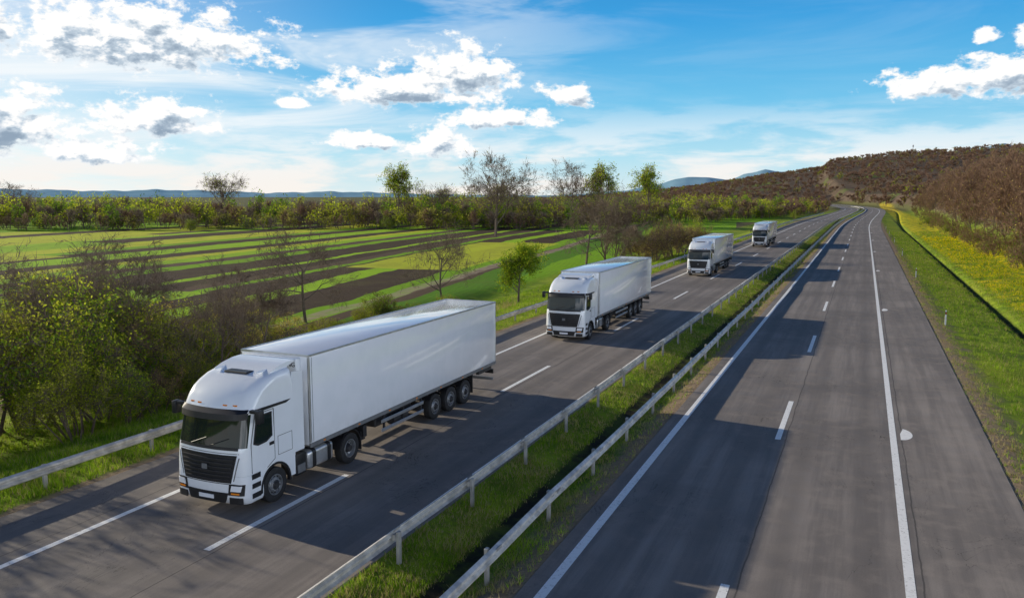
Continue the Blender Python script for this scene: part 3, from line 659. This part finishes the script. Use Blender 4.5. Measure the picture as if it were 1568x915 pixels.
while len(pts)<5000:
    A_=R(rng.uniform(-14,22)); d=420+rng.uniform(0,1)**.8*1500; X_=-math.sin(A_)*d; Y_=math.cos(A_)*d; s_=X_-float(cx(Y_))
    if -30<s_<RE+14 and Y_<1000: continue
    if wob(X_,Y_,260,21)<-.45: continue
    pts.append((X_,Y_,float(height(s_,Y_)),rng.uniform(.6,1.1),rng.choice(3,p=[.18,.07,.75]),1))
merge('distant_woods',fr,pts,VM)
# ------------------------------------------------------------------ grass
m_g1=leafmat('grass_blades',[(.08,.17,.012),(.22,.38,.02),(.48,.60,.04)],.5,.8)
m_g2=leafmat('grass_dry',[(.26,.23,.06),(.42,.35,.14),(.52,.42,.22)],.4,.8)
m_fl=leafmat('yellow_flowers',[(.80,.62,.01),(.88,.72,.02)],.4)
def grass(name,x0,x1,y0,y1,n,h,dry,mask=None,fl=0):
    u=rng.uniform(0,1,n); Y_=y0*(y1/y0)**u; S_=rng.uniform(x0,x1,n)
    keep=wob(S_,Y_,5,int(abs(x0)*7))+rng.normal(size=n)*.5>-.55
    if mask is not None: keep&=mask(S_,Y_)
    S_=S_[keep];Y_=Y_[keep]; k=5
    S_=np.repeat(S_,k); S_=S_+rng.normal(size=len(S_))*.06; Y_=np.repeat(Y_,k); Y_=Y_+rng.normal(size=len(Y_))*.06
    S_=np.clip(S_,x0,x1)
    m=len(S_); Z_=height(S_,Y_); sc=np.maximum(1,Y_/55)
    base=np.stack([S_+cx(Y_),Y_,Z_-.02],1); a=rng.uniform(0,6.28,m); hh=h*rng.uniform(.4,1.35,m)*(1+.5*wob(S_,Y_,3,5))
    w=.008*sc+.003; pv=np.stack([np.cos(a),np.sin(a),0*a],1); ln=rng.normal(size=(m,2))*.35*hh[:,None]
    tip=base+np.stack([ln[:,0],ln[:,1],hh],1)
    V=np.stack([base-pv*w[:,None],base+pv*w[:,None],tip],1).reshape(-1,3)
    mi=(rng.uniform(0,1,m)<dry*(1+wob(S_,Y_,4,9))).astype(int)
    faces=[(np.arange(len(V)).reshape(-1,3),mi)]
    if fl:
        i=rng.integers(0,m,fl); C=tip[i]+np.array([0,0,.03]); LVv,LQ=leaves(C,.035)
        sc2=np.repeat(np.maximum(1,C[:,1]/70),4)[:,None]; LVv=np.repeat(C,4,0)+(LVv-np.repeat(C,4,0))*sc2
        faces.append((LQ+len(V),2)); V=np.concatenate([V,LVv])
    obj(name,np_mesh(name,V,faces,[m_g1,m_g2,m_fl]))
grass('grass',-36,-21.7,14,170,45000,.22,.2)
grass('dry_grass',-35,-27,34,64,6000,.75,.85)
grass('grass',LI+.08,RI-.1,9,190,26000,.14,.5,mask=lambda s,y:(np.abs(s+8.55)>.28)&((s<-7.3)|(rng.uniform(size=len(s))<.25)))
grass('grass',5.2,26,22,230,46000,.2,.28,mask=lambda s,y:(np.abs(s-10.4)>.3)&((s>6.2)|(rng.uniform(size=len(s))<.35)))
grass('yellow_flowers',11.6,20,40,200,7000,.3,.1,mask=lambda s,y:wob(s,y,14,31)>-.3,fl=18000)
grass('grass',4.55,5.6,10,140,2600,.12,.7)
# ------------------------------------------------------------------ mountains
MP=[(-60,50),(-30,45),(-14,50),(-9,52),(-7.5,60),(-6,55),(-4,40),(-1,25),(3,20),(5,30),(6.2,33),(7.6,28),(8.6,19),(9.5,23),(10.6,25),(12,22),(13.5,14),(15,8),(17,4),(20,0),(25,0),(30,2),(33,4),(36,5),(40,3),(44,6),(47,7),(50,5),(54,7),(58,7),(65,8),(80,10)]
ma=np.array([p[0] for p in MP]);mh=np.array([p[1] for p in MP])
az=np.linspace(-60,80,500); hp=np.interp(az,ma,mh)+.5*np.sin(az*2.3)+.35*np.sin(az*5.1+1); D0=9000
rowsd=[(.72,0),(.82,.35),(.92,.75),(1.0,1.0),(1.15,.8)]
Vv=[]
for dd,hf in rowsd:
    for a_,h_ in zip(az,hp):
        jitter=1+(.04*math.sin(a_*3.7+dd*9)+.03*math.sin(a_*9+dd*20))*(hf<1)
        d=D0*dd; Vv.append((-math.sin(R(a_))*d,math.cos(R(a_))*d,-30+ (h_*1.1/1240*D0+46)*hf*jitter))
n=500; I=(np.arange(len(rowsd)-1)[:,None]*n+np.arange(n-1)[None]).ravel()
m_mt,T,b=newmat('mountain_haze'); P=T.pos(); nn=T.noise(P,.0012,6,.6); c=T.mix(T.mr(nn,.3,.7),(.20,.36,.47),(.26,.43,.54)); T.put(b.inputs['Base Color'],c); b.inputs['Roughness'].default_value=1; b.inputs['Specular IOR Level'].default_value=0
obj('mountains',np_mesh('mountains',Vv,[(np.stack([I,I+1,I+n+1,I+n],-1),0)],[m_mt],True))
B=MB(); B.cyl((0,0,0),(0,0,22),.9,.3,0,6); B.box(-1.2,1.2,-.5,.5,17,20,0)
X_,Y_=1750*math.sin(R(2.6)),1750*math.cos(R(2.6)); obj('communication_mast',B.mesh('mast',[m_post]),None,(X_,Y_,float(height(X_-cx(Y_),Y_))))
# ------------------------------------------------------------------ world
w=bpy.data.worlds.new('World'); scene.world=w; w.use_nodes=True; T=NT(w.node_tree)
try:
    w.cycles.sampling_method='MANUAL'; w.cycles.sample_map_resolution=512
except Exception: pass
bg=T.n['Background']
sky=T.n.new('ShaderNodeTexSky'); sky.sky_type='NISHITA'; sky.sun_disc=False; sky.sun_elevation=R(SUN_EL); sky.sun_rotation=R(270+SUN_AZ)
sky.altitude=100; sky.air_density=1.0; sky.dust_density=.6; sky.ozone_density=2.0
g=T.v('NORMALIZE',T.n.new('ShaderNodeTexCoord').outputs['Generated']); x,y,z=T.sep(g)
A=T.m('MULTIPLY',T.m('ARCTAN2',T.m('MULTIPLY',x,-1),y),57.2958); E=T.m('MULTIPLY',T.m('ARCSINE',z),57.2958)
P0=T.comb(A,E,0)
BL=[(31.2,7.5,6.0,1.6),(27.2,8.7,4.1,2.5),(24.2,5.6,3.4,1.1),(19.4,7.0,1.5,1.1),(33.7,3.9,2.6,.8),(28.6,3.8,2.4,1.3),(38.2,6.2,1.1,.45),(48,10.4,8.5,2.8),(46.8,5.3,4.0,1.6),(50,3.0,3.4,1.1),(56,5.0,4.8,2.8),(59,10.5,6,3),(-3.4,7.0,3.0,1.2),(-7.4,7.4,3.0,1.7),(-6.1,9.5,.7,.6),(-9.2,9.1,1.4,1.0),(74,7,6,3),(-24,9,6,3)]
def field_(P,det,bl):
    nz=T.noise(T.v('MULTIPLY',P,(.55,.88,1)),1.0,det,.63,.1)
    acc=None
    for (a_,e_,wa,we) in bl:
        q=T.v('MULTIPLY',T.v('SUBTRACT',P,(a_,e_-.4*we,0)),(1/wa,1/we,0))
        q=T.v('MAXIMUM',q,T.v('MULTIPLY',q,(-1,-2.0,0)))
        r=T.v('LENGTH',q); acc=r if acc is None else T.m('MINIMUM',acc,r)
    d=T.m('MAXIMUM',T.m('SUBTRACT',1.15,acc),-.9)
    return T.m('ADD',d,T.m('MULTIPLY',T.m('SUBTRACT',nz,.5),3.2))
d0=field_(P0,8,BL)
d1=field_(T.v('ADD',P0,(.35,.6,0)),4,BL[:16])
cov=T.mr(d0,-.05,.45)
thick=T.mr(d1,.3,1.45,1,0)
relief=T.mr(T.m('SUBTRACT',d0,d1),-.35,.55)
lit=T.m('ADD',T.m('MULTIPLY',thick,.80),T.m('MULTIPLY',relief,.32),clamp=True)
ccol=T.ramp(lit,[(0,(.29,.38,.49)),(.45,(.54,.64,.74)),(.8,(.94,.96,.98)),(1,(1.10,1.07,1.02))])
ccol=T.mix(T.mr(d0,0,.5,1,0),ccol,(.90,.95,.99))
vs=T.v('MULTIPLY',P0,(.06,.30,1)); vn=T.noise(vs,1.0,5,.6,.6)
vs2=T.noise(T.v('MULTIPLY',T.v('ADD',P0,(30,5,0)),(.12,.55,1)),1.0,5,.6,.3)
leftm=T.mr(A,10,48,.08,1.0)
veil=T.m('MULTIPLY',T.mr(vn,.40,.66),leftm)
low=T.m('MULTIPLY',T.mr(E,1.5,7.5,1,0),T.mr(vs2,.40,.60,.10,.95))
veil=T.m('MAXIMUM',veil,low)
veil=T.m('MULTIPLY',veil,T.mr(E,14,26,1,0))
grad=T.ramp(T.m('DIVIDE',E,45),[(0,(.70,.87,.92)),(.06,(.40,.76,.93)),(.14,(.15,.56,.88)),(.26,(.035,.36,.78)),(.42,(.02,.18,.50)),(.7,(.012,.075,.24)),(1,(.008,.045,.16))])
gl=T.mr(A,30,72,0,.75); gl=T.m('MULTIPLY',gl,T.mr(E,8,26,1,0)); grad=T.mix(gl,grad,(1.08,1.08,1.05))
K=10.0
def sc(col,k): return T.v('MULTIPLY',col,(k,k,k))
sk=T.mix(.92,sky.outputs[0],sc(grad,K))
final=T.mix(veil,sk,sc(T.mix(T.mr(E,0,5),(1.0,.94,.88),(.92,.98,1.02)),K*.97))
final=T.mix(cov,final,sc(ccol,K))
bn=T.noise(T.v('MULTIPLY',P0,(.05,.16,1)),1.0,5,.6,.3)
fill_bank=T.m('MULTIPLY',T.mr(T.m('ABSOLUTE',T.m('ADD',A,118)),72,94,1,0),T.m('MULTIPLY',T.mr(E,-1.0,3),T.mr(E,10,21,1,0)))  # unseen bright cloud band, added as fill light for truck sides and fronts
fill_bank=T.m('MULTIPLY',fill_bank,T.mr(bn,.36,.56,.3,1))
final=T.mix(fill_bank,final,(3.0*K,3.15*K,3.4*K))
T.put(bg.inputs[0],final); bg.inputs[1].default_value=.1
# ------------------------------------------------------------------ sun, camera
a=R(SUN_AZ);e=R(SUN_EL); Tn=Vector((-math.cos(e)*math.cos(a),math.cos(e)*math.sin(a),math.sin(e)))
sd=bpy.data.lights.new('sun','SUN'); sd.energy=5; sd.angle=R(.5); sd.color=(1,.90,.71)
so=bpy.data.objects.new('sun',sd); scene.collection.objects.link(so); so.rotation_euler=Tn.to_track_quat('Z','Y').to_euler()
cd=bpy.data.cameras.new('camera'); cam=bpy.data.objects.new('camera',cd); scene.collection.objects.link(cam)
cam.location=(0,0,8.73); cam.rotation_euler=(R(90-7.24),0,R(23.4)); cd.sensor_width=36; cd.lens=28.47; cd.clip_end=60000; cd.clip_start=.1
scene.camera=cam
scene.view_settings.view_transform='Standard'; scene.view_settings.look='None'; scene.view_settings.exposure=0
